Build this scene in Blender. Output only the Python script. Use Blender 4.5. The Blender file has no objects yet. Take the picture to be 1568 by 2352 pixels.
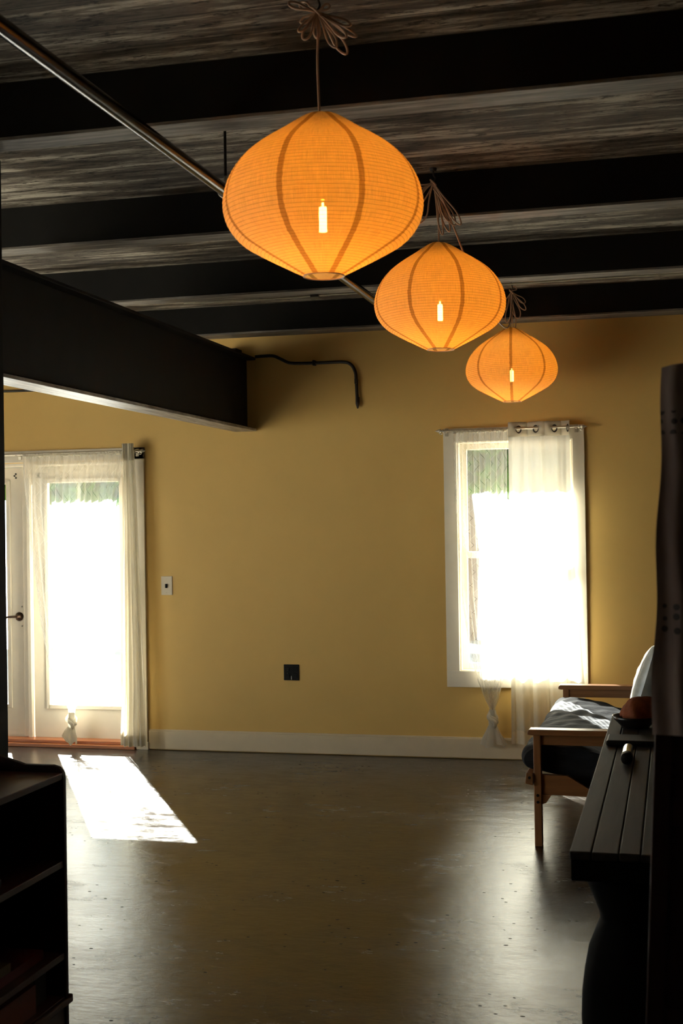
import bpy, math, random
from mathutils import Vector, Matrix
random.seed(7)
sc = bpy.context.scene
COL = sc.collection
PI = math.pi

# ------------------------------------------------------------------ camera
cam_d = bpy.data.cameras.new('camera'); cam = bpy.data.objects.new('camera', cam_d); COL.objects.link(cam)
cam_d.sensor_fit = 'VERTICAL'; cam_d.sensor_height = 36.0; cam_d.lens = 36.0*3000/2352
YAW = math.atan(761/3000.0); PITCH = 31/3000.0; ROLL = 0.0155
_f = Vector((-math.sin(YAW)*math.cos(PITCH), math.cos(YAW)*math.cos(PITCH), math.sin(PITCH)))
_r0 = Vector((math.cos(YAW), math.sin(YAW), 0)); _u0 = _r0.cross(_f)
_r = math.cos(ROLL)*_r0 - math.sin(ROLL)*_u0; _u = math.cos(ROLL)*_u0 + math.sin(ROLL)*_r0
cam.matrix_world = Matrix(((_r.x, _u.x, -_f.x, 0.0), (_r.y, _u.y, -_f.y, 0.0), (_r.z, _u.z, -_f.z, 1.6), (0, 0, 0, 1)))
cam_d.dof.use_dof = True; cam_d.dof.focus_distance = 6.3; cam_d.dof.aperture_fstop = 6.3
cam_d.clip_end = 300
sc.camera = cam

# ------------------------------------------------------------------ light
SKY = 5.8; SUN = 165.0; FILAMENT = 212.0
w = bpy.data.worlds.new('sky'); sc.world = w; w.use_nodes = True
nt = w.node_tree; bg = nt.nodes['Background']; bg.inputs[0].default_value = (0.87, 0.94, 1.0, 1); bg.inputs[1].default_value = SKY
sun_d = bpy.data.lights.new('sun', 'SUN'); sun_d.energy = SUN; sun_d.angle = math.radians(0.53); sun_d.color = (1.0, 0.97, 0.92)
sun = bpy.data.objects.new('sun', sun_d); COL.objects.link(sun)
sun.rotation_euler = Vector((0.59, -1.0, -0.72)).to_track_quat('-Z', 'Y').to_euler()
sun.location = (-8, 22, 12)
vs = sc.view_settings; vs.view_transform = 'Standard'; vs.look = 'None'; vs.gamma = 1; vs.exposure = 0.0
try: vs.use_curve_mapping = False
except Exception: pass

# ------------------------------------------------------------------ materials
def new_mat(name):
    m = bpy.data.materials.new(name); m.use_nodes = True
    n = m.node_tree; return m, n, n.nodes['Principled BSDF']
def nd(n, t, **kw):
    x = n.nodes.new(t)
    for k, v in kw.items():
        if k.startswith('i_'):
            key = k[2:]; x.inputs[int(key) if key.isdigit() else key].default_value = v
        else: setattr(x, k, v)
    return x
def coords(n, scale=(1, 1, 1), kind='Object', rot=(0, 0, 0)):
    tc = nd(n, 'ShaderNodeTexCoord'); mp = nd(n, 'ShaderNodeMapping')
    mp.inputs['Scale'].default_value = scale; mp.inputs['Rotation'].default_value = rot
    n.links.new(tc.outputs[kind], mp.inputs['Vector']); return mp.outputs[0]
def noise(n, vec, s, det=4, rough=0.6):
    x = nd(n, 'ShaderNodeTexNoise'); x.inputs['Scale'].default_value = s; x.inputs['Detail'].default_value = det
    x.inputs['Roughness'].default_value = rough; n.links.new(vec, x.inputs['Vector']); return x.outputs['Fac']
def ramp(n, fac, stops):
    r = nd(n, 'ShaderNodeValToRGB'); e = r.color_ramp.elements
    while len(e) < len(stops): e.new(0.5)
    for k, (p, c) in enumerate(stops):
        e[k].position = p; e[k].color = (*c, 1) if len(c) == 3 else c
    n.links.new(fac, r.inputs[0]); return r.outputs[0]
def mix(n, fac, a, b, mode='MIX'):
    m = nd(n, 'ShaderNodeMix', data_type='RGBA', blend_type=mode)
    for sock, v in ((m.inputs[0], fac), (m.inputs[6], a), (m.inputs[7], b)):
        if isinstance(v, (int, float)): sock.default_value = v
        elif isinstance(v, tuple): sock.default_value = (*v, 1)
        else: n.links.new(v, sock)
    return m.outputs[2]
def mth(n, op, a, b=None):
    m = nd(n, 'ShaderNodeMath', operation=op)
    for k, v in ((0, a), (1, b)):
        if v is None: continue
        if isinstance(v, (int, float)): m.inputs[k].default_value = v
        else: n.links.new(v, m.inputs[k])
    return m.outputs[0]
def bump(n, b, h, strength=0.3, dist=0.01):
    x = nd(n, 'ShaderNodeBump'); x.inputs['Strength'].default_value = strength; x.inputs['Distance'].default_value = dist
    n.links.new(h, x.inputs['Height']); n.links.new(x.outputs[0], b.inputs['Normal'])
def flat(name, c, rough=0.5, metal=0.0, var=0.15, s=20, bmp=0.1, spec=0.5):
    m, n, b = new_mat(name); v = coords(n)
    f = noise(n, v, s)
    col = ramp(n, f, [(0.3, tuple(x*(1-var) for x in c)), (0.7, tuple(min(1, x*(1+var)) for x in c))])
    n.links.new(col, b.inputs['Base Color']); b.inputs['Roughness'].default_value = rough; b.inputs['Metallic'].default_value = metal
    b.inputs['Specular IOR Level'].default_value = spec
    if bmp: bump(n, b, f, bmp, 0.003)
    return m
def wood(name, c, rough=0.4, axis='x', var=0.35, spec=0.5):
    m, n, b = new_mat(name)
    s = {'x': (2, 30, 30), 'y': (30, 2, 30), 'z': (30, 30, 2)}[axis]
    v = coords(n, s); f = noise(n, v, 1.6, 6, 0.65)
    col = ramp(n, f, [(0.3, tuple(x*(1-var) for x in c)), (0.7, tuple(min(1, x*(1+var)) for x in c))])
    n.links.new(col, b.inputs['Base Color']); b.inputs['Roughness'].default_value = rough
    b.inputs['Specular IOR Level'].default_value = spec
    bump(n, b, f, 0.15, 0.002); return m

M = {}
M['paint'] = flat('tan wall paint', (0.70, 0.452, 0.132), 0.62, var=0.03, s=3, bmp=0)
n = M['paint'].node_tree; b = n.nodes['Principled BSDF']
bump(n, b, noise(n, coords(n), 180, 3), 0.12, 0.002)
M['dark_wall'] = flat('dark brown wall paint', (0.06, 0.045, 0.03), 0.7, s=3, bmp=0)  # unseen walls given a dark tone to cut bounced light
M['white'] = flat('white trim paint', (0.78, 0.71, 0.58), 0.42, var=0.04, s=6, bmp=0.03)
M['cream'] = flat('cream baseboard paint', (0.68, 0.56, 0.38), 0.45, var=0.04, s=6, bmp=0.03)
M['black_metal'] = flat('black painted metal', (0.012, 0.010, 0.009), 0.45, var=0.3)
M['bronze'] = flat('dark bronze', (0.06, 0.035, 0.022), 0.28, metal=0.8)
M['steel_pipe'] = flat('grey steel pipe', (0.045, 0.042, 0.038), 0.24, metal=0.85, var=0.35, s=9)
M['clamp'] = flat('galvanised clamp', (0.5, 0.5, 0.48), 0.35, metal=0.9)
M['cable'] = flat('pale cable', (0.42, 0.38, 0.28), 0.5)
M['rod'] = flat('pale rod metal', (0.55, 0.50, 0.40), 0.35, metal=0.5)
M['screw'] = flat('screw metal', (0.4, 0.4, 0.38), 0.3, metal=0.9)
M['threshold'] = wood('threshold oak', (0.42, 0.14, 0.045), 0.35)
M['oak_x'] = wood('honey oak', (0.27, 0.115, 0.040), 0.38, 'x', 0.2)
M['oak_y'] = wood('honey oak lengthwise', (0.27, 0.115, 0.040), 0.38, 'y', 0.2)
M['oak_z'] = wood('honey oak upright', (0.27, 0.115, 0.040), 0.38, 'z', 0.2)
M['red_wood'] = wood('dark cherry wood', (0.05, 0.015, 0.008), 0.4, 'y', 0.3, 0.3)
M['red_wood_z'] = wood('dark cherry upright', (0.018, 0.005, 0.0035), 0.6, 'z', 0.3, 0.12)
M['black_wood'] = wood('black stained wood', (0.004, 0.0035, 0.003), 0.8, 'z', 0.3, 0.05)
M['post'] = flat('black post paint', (0.010, 0.009, 0.009), 0.7, spec=0.1)
M['grommet'] = flat('dark grommet metal', (0.03, 0.024, 0.02), 0.35)
M['toggle'] = flat('black toggle', (0.008, 0.008, 0.008), 0.6, spec=0.15)
M['ivory'] = flat('ivory plastic', (0.62, 0.54, 0.40), 0.4, var=0.02)
M['cord'] = flat('pinkish lamp cord', (0.50, 0.31, 0.20), 0.4, var=0.1)
M['hook'] = flat('dark hook', (0.02, 0.017, 0.015), 0.5)
M['brass'] = flat('brass socket', (0.5, 0.32, 0.1), 0.35, metal=0.9)

# joist underside: scuffed paint, paled in place of light from below
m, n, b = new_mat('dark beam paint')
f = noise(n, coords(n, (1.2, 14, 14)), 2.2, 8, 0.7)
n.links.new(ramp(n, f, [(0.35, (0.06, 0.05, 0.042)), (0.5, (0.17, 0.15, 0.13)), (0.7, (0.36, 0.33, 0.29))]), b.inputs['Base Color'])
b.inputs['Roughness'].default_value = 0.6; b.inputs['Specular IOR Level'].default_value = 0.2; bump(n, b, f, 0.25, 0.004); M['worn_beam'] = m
M['beam'] = flat('black beam paint', (0.006, 0.005, 0.004), 0.65, var=0.3, s=5, spec=0.15)
m, n, b = new_mat('dark girder paint')  # girder underside: scuff streaks, with light from below put into the pale tones
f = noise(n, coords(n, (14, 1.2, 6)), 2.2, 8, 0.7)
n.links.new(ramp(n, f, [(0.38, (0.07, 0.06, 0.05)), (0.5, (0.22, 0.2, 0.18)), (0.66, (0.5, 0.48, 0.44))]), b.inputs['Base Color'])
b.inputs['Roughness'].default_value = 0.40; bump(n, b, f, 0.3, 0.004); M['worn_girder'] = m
M['girder'] = flat('black girder paint', (0.007, 0.0055, 0.005), 0.62, var=0.3, s=5, spec=0.15)

# ceiling: aged grey-brown boards running across the room
m, n, b = new_mat('aged board ceiling')
v = coords(n, (0.8, 7, 1)); f1 = noise(n, v, 1.7, 9, 0.72)
f2 = noise(n, coords(n, (6, 22, 1)), 2.0, 6, 0.75)
base = ramp(n, f1, [(0.37, (0.028, 0.020, 0.014)), (0.5, (0.12, 0.098, 0.074)), (0.62, (0.50, 0.45, 0.37))])
spots = ramp(n, f2, [(0.38, (0.12, 0.1, 0.09)), (0.46, (1, 1, 1))])
base = mix(n, 1.0, base, spots, 'MULTIPLY')
sep = nd(n, 'ShaderNodeSeparateXYZ'); n.links.new(coords(n), sep.inputs[0])
yy = mth(n, 'FRACT', mth(n, 'MULTIPLY', sep.outputs[1], 1/0.19)); seam = mth(n, 'LESS_THAN', mth(n, 'ABSOLUTE', mth(n, 'SUBTRACT', yy, 0.5)), 0.012)
base = mix(n, seam, base, (0.01, 0.008, 0.006))
n.links.new(base, b.inputs['Base Color']); b.inputs['Roughness'].default_value = 0.75; b.inputs['Specular IOR Level'].default_value = 0.25
bump(n, b, f2, 0.5, 0.006); M['ceiling'] = m

# floor: polished stained concrete with scratches and specks
m, n, b = new_mat('polished concrete')
v = coords(n); f1 = noise(n, v, 1.6, 4, 0.55); f2 = noise(n, coords(n, (1, 2.2, 1)), 5, 10, 0.75)
base = ramp(n, f1, [(0.34, (0.017, 0.014, 0.011)), (0.5, (0.029, 0.025, 0.021)), (0.64, (0.050, 0.045, 0.039))])
base = mix(n, 0.8, base, ramp(n, f2, [(0.38, (0.45, 0.43, 0.40)), (0.62, (1.5, 1.46, 1.42))]), 'MULTIPLY')
vo = nd(n, 'ShaderNodeTexVoronoi'); vo.voronoi_dimensions = '2D'; vo.inputs['Scale'].default_value = 7.0; n.links.new(coords(n, (1, 1.6, 1)), vo.inputs['Vector'])
spk = mth(n, 'LESS_THAN', vo.outputs['Distance'], mth(n, 'MULTIPLY', noise(n, coords(n), 3.1, 2), 0.09))
keep = mth(n, 'GREATER_THAN', noise(n, v, 2.3, 3), 0.54)
spk = mth(n, 'MULTIPLY', spk, keep)
base = mix(n, spk, base, (0.02, 0.016, 0.012))
# fine scratches
wv = nd(n, 'ShaderNodeTexVoronoi', feature='DISTANCE_TO_EDGE'); wv.inputs['Scale'].default_value = 1.6
mv = nd(n, 'ShaderNodeVectorMath', operation='ADD'); nv = nd(n, 'ShaderNodeTexNoise'); nv.inputs['Scale'].default_value = 1.3; n.links.new(v, nv.inputs['Vector'])
n.links.new(v, mv.inputs[0]); n.links.new(nv.outputs['Color'], mv.inputs[1]); fl_ = nd(n, 'ShaderNodeVectorMath', operation='MULTIPLY'); fl_.inputs[1].default_value = (1, 1, 0); n.links.new(mv.outputs[0], fl_.inputs[0]); n.links.new(fl_.outputs[0], wv.inputs['Vector'])
scr = mth(n, 'MULTIPLY', mth(n, 'LESS_THAN', wv.outputs['Distance'], 0.0022), mth(n, 'GREATER_THAN', noise(n, v, 2.6, 2), 0.5))
base = mix(n, mth(n, 'MULTIPLY', scr, 0.12), base, (0.22, 0.21, 0.19))
n.links.new(base, b.inputs['Base Color'])
b.inputs['Specular IOR Level'].default_value = 0.55
rg = nd(n, 'ShaderNodeMapRange'); rg.inputs['To Min'].default_value = 0.12; rg.inputs['To Max'].default_value = 0.26
rg.inputs['From Min'].default_value = 0.3; rg.inputs['From Max'].default_value = 0.7; n.links.new(f1, rg.inputs['Value'])
r2 = mth(n, 'ADD', rg.outputs[0], mth(n, 'MULTIPLY', mth(n, 'SUBTRACT', f2, 0.5), 0.55))
r2 = mth(n, 'MAXIMUM', mth(n, 'ADD', r2, mth(n, 'MULTIPLY', spk, 0.6)), 0.08)
n.links.new(mth(n, 'MULTIPLY', mth(n, 'SUBTRACT', 1.0, mth(n, 'MULTIPLY', spk, 0.9)), mth(n, 'ADD', 0.22, mth(n, 'MULTIPLY', f2, 0.55))), b.inputs['Specular IOR Level'])
n.links.new(r2, b.inputs['Roughness']); bump(n, b, noise(n, coords(n, (1, 1.5, 1)), 16, 8, 0.7), 0.30, 0.006); M['floor'] = m

# glass: clear thin pane
m = bpy.data.materials.new('window glass'); m.use_nodes = True; n = m.node_tree
for x in list(n.nodes): n.nodes.remove(x)
o = nd(n, 'ShaderNodeOutputMaterial'); t = nd(n, 'ShaderNodeBsdfTransparent'); t.inputs[0].default_value = (0.95, 0.97, 0.95, 1)
g = nd(n, 'ShaderNodeBsdfGlossy'); g.inputs['Roughness'].default_value = 0.02; mx = nd(n, 'ShaderNodeMixShader'); mx.inputs[0].default_value = 0.06
n.links.new(t.outputs[0], mx.inputs[1]); n.links.new(g.outputs[0], mx.inputs[2]); n.links.new(mx.outputs[0], o.inputs[0]); M['glass'] = m

def sheer(name, col, trans, dcol, pattern=False):
    m = bpy.data.materials.new(name); m.use_nodes = True; n = m.node_tree
    for x in list(n.nodes): n.nodes.remove(x)
    o = nd(n, 'ShaderNodeOutputMaterial'); t = nd(n, 'ShaderNodeBsdfTransparent')
    tl = nd(n, 'ShaderNodeBsdfTranslucent'); df = nd(n, 'ShaderNodeBsdfDiffuse')
    tl.inputs[0].default_value = (*col, 1); df.inputs[0].default_value = (*dcol, 1)
    a = nd(n, 'ShaderNodeMixShader'); a.inputs[0].default_value = 0.5
    n.links.new(tl.outputs[0], a.inputs[1]); n.links.new(df.outputs[0], a.inputs[2])
    bm_ = nd(n, 'ShaderNodeMixShader')
    n.links.new(a.outputs[0], bm_.inputs[1]); n.links.new(t.outputs[0], bm_.inputs[2])
    wv = noise(n, coords(n, (60, 1, 60)), 4, 2)
    tf = mth(n, 'ADD', mth(n, 'MULTIPLY', mth(n, 'SUBTRACT', wv, 0.5), 0.12), trans)
    if pattern:   # embroidered diamond zigzag lines, in the cloth's own UV
        uv = nd(n, 'ShaderNodeUVMap'); s = nd(n, 'ShaderNodeSeparateXYZ'); n.links.new(uv.outputs[0], s.inputs[0])
        # zigzag: x offset triangular in z
        tri = mth(n, 'ABSOLUTE', mth(n, 'SUBTRACT', mth(n, 'FRACT', mth(n, 'MULTIPLY', s.outputs[1], 5.5)), 0.5))
        for fr, wd in ((11.0, 0.016), (11.5, 0.014)):
            q = mth(n, 'ADD' if fr == 11.0 else 'SUBTRACT', mth(n, 'MULTIPLY', s.outputs[0], fr), mth(n, 'MULTIPLY', tri, 1.6))
            ln = mth(n, 'LESS_THAN', mth(n, 'ABSOLUTE', mth(n, 'SUBTRACT', mth(n, 'FRACT', q), 0.5)), wd)
            tf = mth(n, 'MULTIPLY', tf, mth(n, 'SUBTRACT', 1.0, mth(n, 'MULTIPLY', ln, 0.25)))
            dc = mix(n, ln, (*dcol,), (0.12, 0.11, 0.09)); n.links.new(dc, df.inputs[0])
            tc_ = mix(n, ln, (*col,), (0.10, 0.09, 0.08)); n.links.new(tc_, tl.inputs[0])
    n.links.new(tf, bm_.inputs[0]); n.links.new(bm_.outputs[0], o.inputs[0]); return m
M['sheer_lace'] = sheer('sheer embroidered voile', (0.64, 0.63, 0.60), 0.60, (0.70, 0.66, 0.57), True)
M['sheer_plain'] = sheer('plain cream voile', (0.86, 0.81, 0.68), 0.16, (0.86, 0.82, 0.70))
M['sheer_window'] = sheer('window cream voile', (0.50, 0.485, 0.43), 0.10, (0.74, 0.71, 0.62))
M['sheer_thick'] = sheer('layered cream voile', (0.68, 0.64, 0.54), 0.06, (0.74, 0.69, 0.58))

# lamp shade cloth: linen over wire hoops with eight sewn seams
m = bpy.data.materials.new('linen shade'); m.use_nodes = True; n = m.node_tree
for x in list(n.nodes): n.nodes.remove(x)
o = nd(n, 'ShaderNodeOutputMaterial'); t = nd(n, 'ShaderNodeBsdfTransparent')
tl = nd(n, 'ShaderNodeBsdfTranslucent'); df = nd(n, 'ShaderNodeBsdfDiffuse')
uv = nd(n, 'ShaderNodeUVMap'); s = nd(n, 'ShaderNodeSeparateXYZ'); n.links.new(uv.outputs[0], s.inputs[0])
so = nd(n, 'ShaderNodeSeparateXYZ'); n.links.new(coords(n), so.inputs[0])
rr = mth(n, 'SQRT', mth(n, 'ADD', mth(n, 'POWER', so.outputs[0], 2.0), mth(n, 'POWER', so.outputs[1], 2.0)))
arc = mth(n, 'MULTIPLY', mth(n, 'ABSOLUTE', mth(n, 'SUBTRACT', mth(n, 'FRACT', s.outputs[0]), 0.5)), mth(n, 'MULTIPLY', rr, 2*PI/8))
wob = mth(n, 'MULTIPLY', mth(n, 'SUBTRACT', noise(n, coords(n), 60, 2), 0.5), 0.006)
seam = mth(n, 'LESS_THAN', mth(n, 'ADD', arc, wob), 0.0085)
hoop = mth(n, 'LESS_THAN', mth(n, 'FRACT', mth(n, 'MULTIPLY', s.outputs[1], 1/0.0118)), 0.14)
lv = nd(n, 'ShaderNodeMapping'); lv.inputs['Scale'].default_value = (110, 18, 1); n.links.new(uv.outputs[0], lv.inputs[0])
l1 = noise(n, lv.outputs[0], 1.0, 3); lh = nd(n, 'ShaderNodeMapping'); lh.inputs['Scale'].default_value = (5, 900, 1); n.links.new(uv.outputs[0], lh.inputs[0])
l2 = noise(n, lh.outputs[0], 1.0, 3)
lin = mth(n, 'ADD', mth(n, 'MULTIPLY', mth(n, 'ADD', l1, l2), 0.85), 0.13)
lin = mth(n, 'MINIMUM', lin, 1.15)
att = mth(n, 'MULTIPLY', lin, mth(n, 'SUBTRACT', 1.0, mth(n, 'MULTIPLY', hoop, 0.38)))
att = mth(n, 'MULTIPLY', att, mth(n, 'SUBTRACT', 1.0, mth(n, 'MULTIPLY', seam, 0.50)))
cc = nd(n, 'ShaderNodeCombineColor')
for k, (q, sq) in enumerate(((0.86, 0.0), (0.58, 0.12), (0.18, 0.4))): n.links.new(mth(n, 'MULTIPLY', mth(n, 'MULTIPLY', att, q), mth(n, 'SUBTRACT', 1.0, mth(n, 'MULTIPLY', seam, sq))), cc.inputs[k])
n.links.new(cc.outputs[0], tl.inputs[0]); c2 = nd(n, 'ShaderNodeCombineColor')
for k, q in enumerate((0.60, 0.46, 0.30)): n.links.new(mth(n, 'MULTIPLY', att, q), c2.inputs[k])
n.links.new(c2.outputs[0], df.inputs[0])
a = nd(n, 'ShaderNodeMixShader'); a.inputs[0].default_value = 0.32
n.links.new(tl.outputs[0], a.inputs[1]); n.links.new(df.outputs[0], a.inputs[2])
bm_ = nd(n, 'ShaderNodeMixShader')
n.links.new(mth(n, 'MULTIPLY', att, 0.055), bm_.inputs[0])
n.links.new(a.outputs[0], bm_.inputs[1]); n.links.new(t.outputs[0], bm_.inputs[2]); n.links.new(bm_.outputs[0], o.inputs[0])
M['shade'] = m
m, n, b = new_mat('glowing filament'); b.inputs['Base Color'].default_value = (0, 0, 0, 1)
b.inputs['Emission Color'].default_value = (1.0, 0.40, 0.075, 1); b.inputs['Emission Strength'].default_value = FILAMENT; M['filament'] = m

# dark mattress cover
m, n, b = new_mat('charcoal cotton cover')
f = noise(n, coords(n, (3, 8, 8)), 2.5, 6, 0.6); f2 = noise(n, coords(n, (200, 200, 200)), 1, 2)
n.links.new(ramp(n, f, [(0.3, (0.008, 0.009, 0.012)), (0.7, (0.018, 0.020, 0.024))]), b.inputs['Base Color'])
b.inputs['Roughness'].default_value = 0.8; b.inputs['Specular IOR Level'].default_value = 0.2
bump(n, b, f, 0.6, 0.02); M['mattress'] = m
M['bag'] = flat('pale shiny pillow cover', (0.50, 0.53, 0.50), 0.25, var=0.25, s=12, bmp=0.6)
M['orange'] = flat('orange knit cloth', (0.20, 0.045, 0.007), 0.85, s=60, bmp=0.8)
M['bowl'] = flat('black bowl glaze', (0.012, 0.010, 0.009), 0.3)
M['silver'] = flat('silver bottle metal', (0.6, 0.62, 0.6), 0.22, metal=1.0)
M['dusky'] = None
# grey plank top
m, n, b = new_mat('grey weathered planks')
f = noise(n, coords(n, (30, 1.5, 30)), 1.5, 7, 0.7)
n.links.new(ramp(n, f, [(0.3, (0.016, 0.014, 0.012)), (0.7, (0.038, 0.034, 0.029))]), b.inputs['Base Color'])
b.inputs['Roughness'].default_value = 0.6; b.inputs['Specular IOR Level'].default_value = 0.12; bump(n, b, f, 0.25, 0.003); M['plank'] = m
# lace cloth: dusky cloth with bands of small dark dots
m, n, b = new_mat('dusky dotted cloth')
v = coords(n); s = nd(n, 'ShaderNodeSeparateXYZ'); n.links.new(v, s.inputs[0])
vo = nd(n, 'ShaderNodeTexVoronoi'); vo.inputs['Scale'].default_value = 46; vo.inputs['Randomness'].default_value = 0.25
sc2 = coords(n, (1, 0.0, 1)); n.links.new(sc2, vo.inputs['Vector'])
dot = mth(n, 'LESS_THAN', vo.outputs['Distance'], 0.30)
band = mth(n, 'MAXIMUM', mth(n, 'LESS_THAN', mth(n, 'ABSOLUTE', mth(n, 'SUBTRACT', s.outputs[2], 1.785)), 0.022),
           mth(n, 'LESS_THAN', mth(n, 'ABSOLUTE', mth(n, 'SUBTRACT', s.outputs[2], 1.415)), 0.032))
f = noise(n, coords(n, (9, 9, 1.3)), 2, 4)
bc = ramp(n, f, [(0.38, (0.10, 0.062, 0.050)), (0.56, (0.17, 0.125, 0.11)), (0.7, (0.26, 0.21, 0.19))])
bc = mix(n, mth(n, 'MULTIPLY', dot, band), bc, (0.015, 0.01, 0.01)); n.links.new(bc, b.inputs['Base Color']); b.inputs['Roughness'].default_value = 0.85
M['dotted'] = m
# outside
M['patio'] = flat('grey concrete paving', (0.24, 0.235, 0.22), 0.8, s=3, bmp=0)
m = bpy.data.materials.new('green leaves'); m.use_nodes = True; n = m.node_tree
for x in list(n.nodes): n.nodes.remove(x)
o = nd(n, 'ShaderNodeOutputMaterial'); tl = nd(n, 'ShaderNodeBsdfTranslucent'); df = nd(n, 'ShaderNodeBsdfDiffuse')
f = noise(n, coords(n), 3, 3); cr = ramp(n, f, [(0.35, (0.02, 0.06, 0.01)), (0.65, (0.07, 0.15, 0.02))])
n.links.new(cr, tl.inputs[0]); n.links.new(cr, df.inputs[0]); a = nd(n, 'ShaderNodeMixShader')
n.links.new(tl.outputs[0], a.inputs[1]); n.links.new(df.outputs[0], a.inputs[2]); n.links.new(a.outputs[0], o.inputs[0]); M['leaf'] = m
M['bark'] = flat('tree bark', (0.10, 0.07, 0.05), 0.9, s=8)

# ------------------------------------------------------------------ mesh helpers
class MB:
    def __init__(self): self.v = []; self.f = []; self.uv = {}
    def box(self, x0, x1, y0, y1, z0, z1):
        k = len(self.v)
        self.v += [(x, y, z) for z in (z0, z1) for y in (y0, y1) for x in (x0, x1)]
        self.f += [tuple(k+i for i in q) for q in ((0, 2, 3, 1), (4, 5, 7, 6), (0, 1, 5, 4), (2, 6, 7, 3), (0, 4, 6, 2), (1, 3, 7, 5))]
        return self
    def grid(self, rows, uvs=None, closed=False):
        k = len(self.v); nr = len(rows); nc = len(rows[0])
        for r_ in rows: self.v += [tuple(p) for p in r_]
        for i in range(nr-1):
            for j in range(nc if closed else nc-1):
                j2 = (j+1) % nc
                fc = (k+i*nc+j, k+i*nc+j2, k+(i+1)*nc+j2, k+(i+1)*nc+j)
                if uvs:
                    a0 = uvs[i]; a1 = uvs[i+1]; u1 = j+1 if closed else j2
                    self.uv[len(self.f)] = (a0(j), a0(u1), a1(u1), a1(j))
                self.f.append(fc)
        return self
    def cap(self, ring): # n-gon from explicit points
        k = len(self.v); self.v += [tuple(p) for p in ring]; self.f.append(tuple(range(k, k+len(ring)))); return self
    def tube(self, pts, r, seg=10, caps=True):
        pts = [Vector(p) for p in pts]; rows = []
        up = Vector((0, 0, 1)); prev = None
        for i, p in enumerate(pts):
            t_ = (pts[min(i+1, len(pts)-1)] - pts[max(i-1, 0)]).normalized()
            if prev is None:
                a_ = t_.cross(up)
                if a_.length < 1e-3: a_ = t_.cross(Vector((1, 0, 0)))
            else: a_ = prev - t_*prev.dot(t_)
            a_.normalize(); prev = a_; b_ = t_.cross(a_)
            ri = r[i] if isinstance(r, (list, tuple)) else r
            rows.append([p + (a_*math.cos(q)+b_*math.sin(q))*ri for q in (2*PI*j/seg for j in range(seg))])
        self.grid(rows, closed=True)
        if caps: self.cap(rows[0]); self.cap(list(reversed(rows[-1])))
        return self
    def lathe(self, prof, c=(0, 0, 0), seg=24, axis='z'):
        rows = []
        for r_, h in prof:
            row = []
            for j in range(seg):
                q = 2*PI*j/seg; a_, b_ = r_*math.cos(q), r_*math.sin(q)
                row.append({'z': (c[0]+a_, c[1]+b_, c[2]+h), 'y': (c[0]+a_, c[1]+h, c[2]+b_), 'x': (c[0]+h, c[1]+a_, c[2]+b_)}[axis])
            rows.append(row)
        return self.grid(rows, closed=True)
    def prism(self, poly, lo, hi, axis='y'):  # polygon extruded along an axis
        def P(a_, b_, h): return {'y': (a_, h, b_), 'x': (h, a_, b_), 'z': (a_, b_, h)}[axis]
        A = [P(*p, lo) for p in poly]; Bq = [P(*p, hi) for p in poly]; k = len(self.v); n_ = len(poly)
        self.v += A + Bq
        self.f.append(tuple(range(k, k+n_))); self.f.append(tuple(range(k+2*n_-1, k+n_-1, -1)))
        for i in range(n_): j = (i+1) % n_; self.f.append((k+i, k+n_+i, k+n_+j, k+j))
        return self
    def build(self, name, mat, parent=None, smooth=False, bevel=0, solid=0, fix=True, sub=0):
        o_ = (0, 0, 0)
        q = parent
        while q is not None:
            if q.type == 'EMPTY': o_ = q.location; break
            q = q.parent
        me = bpy.data.meshes.new(name)
        me.from_pydata([(a_-o_[0], b_-o_[1], c_-o_[2]) for a_, b_, c_ in self.v], [], self.f)
        if self.uv:
            L = me.uv_layers.new(name='UVMap')
            for p in me.polygons:
                if p.index in self.uv:
                    for li, uv_ in zip(p.loop_indices, self.uv[p.index]): L.data[li].uv = uv_
        if fix:
            import bmesh
            bm = bmesh.new(); bm.from_mesh(me); bmesh.ops.recalc_face_normals(bm, faces=bm.faces); bm.to_mesh(me); bm.free()
        if smooth:
            for p in me.polygons: p.use_smooth = True
        me.materials.append(mat)
        ob = bpy.data.objects.new(name, me); COL.objects.link(ob)
        if parent: ob.parent = parent
        if bevel:
            bv = ob.modifiers.new('bevel', 'BEVEL'); bv.width = bevel; bv.segments = 2; bv.limit_method = 'ANGLE'
        if solid:
            s_ = ob.modifiers.new('solid', 'SOLIDIFY'); s_.thickness = solid; s_.offset = 0
        if sub:
            s_ = ob.modifiers.new('sub', 'SUBSURF'); s_.levels = sub; s_.render_levels = sub
        return ob
def tag(o_, label=None, cat=None, group=None, kind=None):
    if label: o_['label'] = label
    if cat: o_['category'] = cat
    if group: o_['group'] = group
    if kind: o_['kind'] = kind
    return o_
def thing(name, loc, label, cat, group=None):
    e = bpy.data.objects.new(name, None); e.location = loc; e.empty_display_size = 0.1; COL.objects.link(e)
    return tag(e, label, cat, group)
def struct(name, mb, mat, label=None, cat=None, **kw):
    o_ = mb.build(name, mat, **kw); tag(o_, label, cat, kind='structure'); return o_
def smoothpts(ctrl, n_=8):  # Catmull-Rom
    P = [Vector(p) for p in ctrl]; P = [2*P[0]-P[1]] + P + [2*P[-1]-P[-2]]; out = []
    for i in range(1, len(P)-2):
        for k in range(n_):
            t_ = k/n_; a_, b_, c_, d_ = P[i-1:i+3]
            out.append(0.5*((2*b_)+(c_-a_)*t_+(2*a_-5*b_+4*c_-d_)*t_*t_+(3*b_-a_-3*c_+d_)*t_**3))
    out.append(P[-2]); return out
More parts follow.
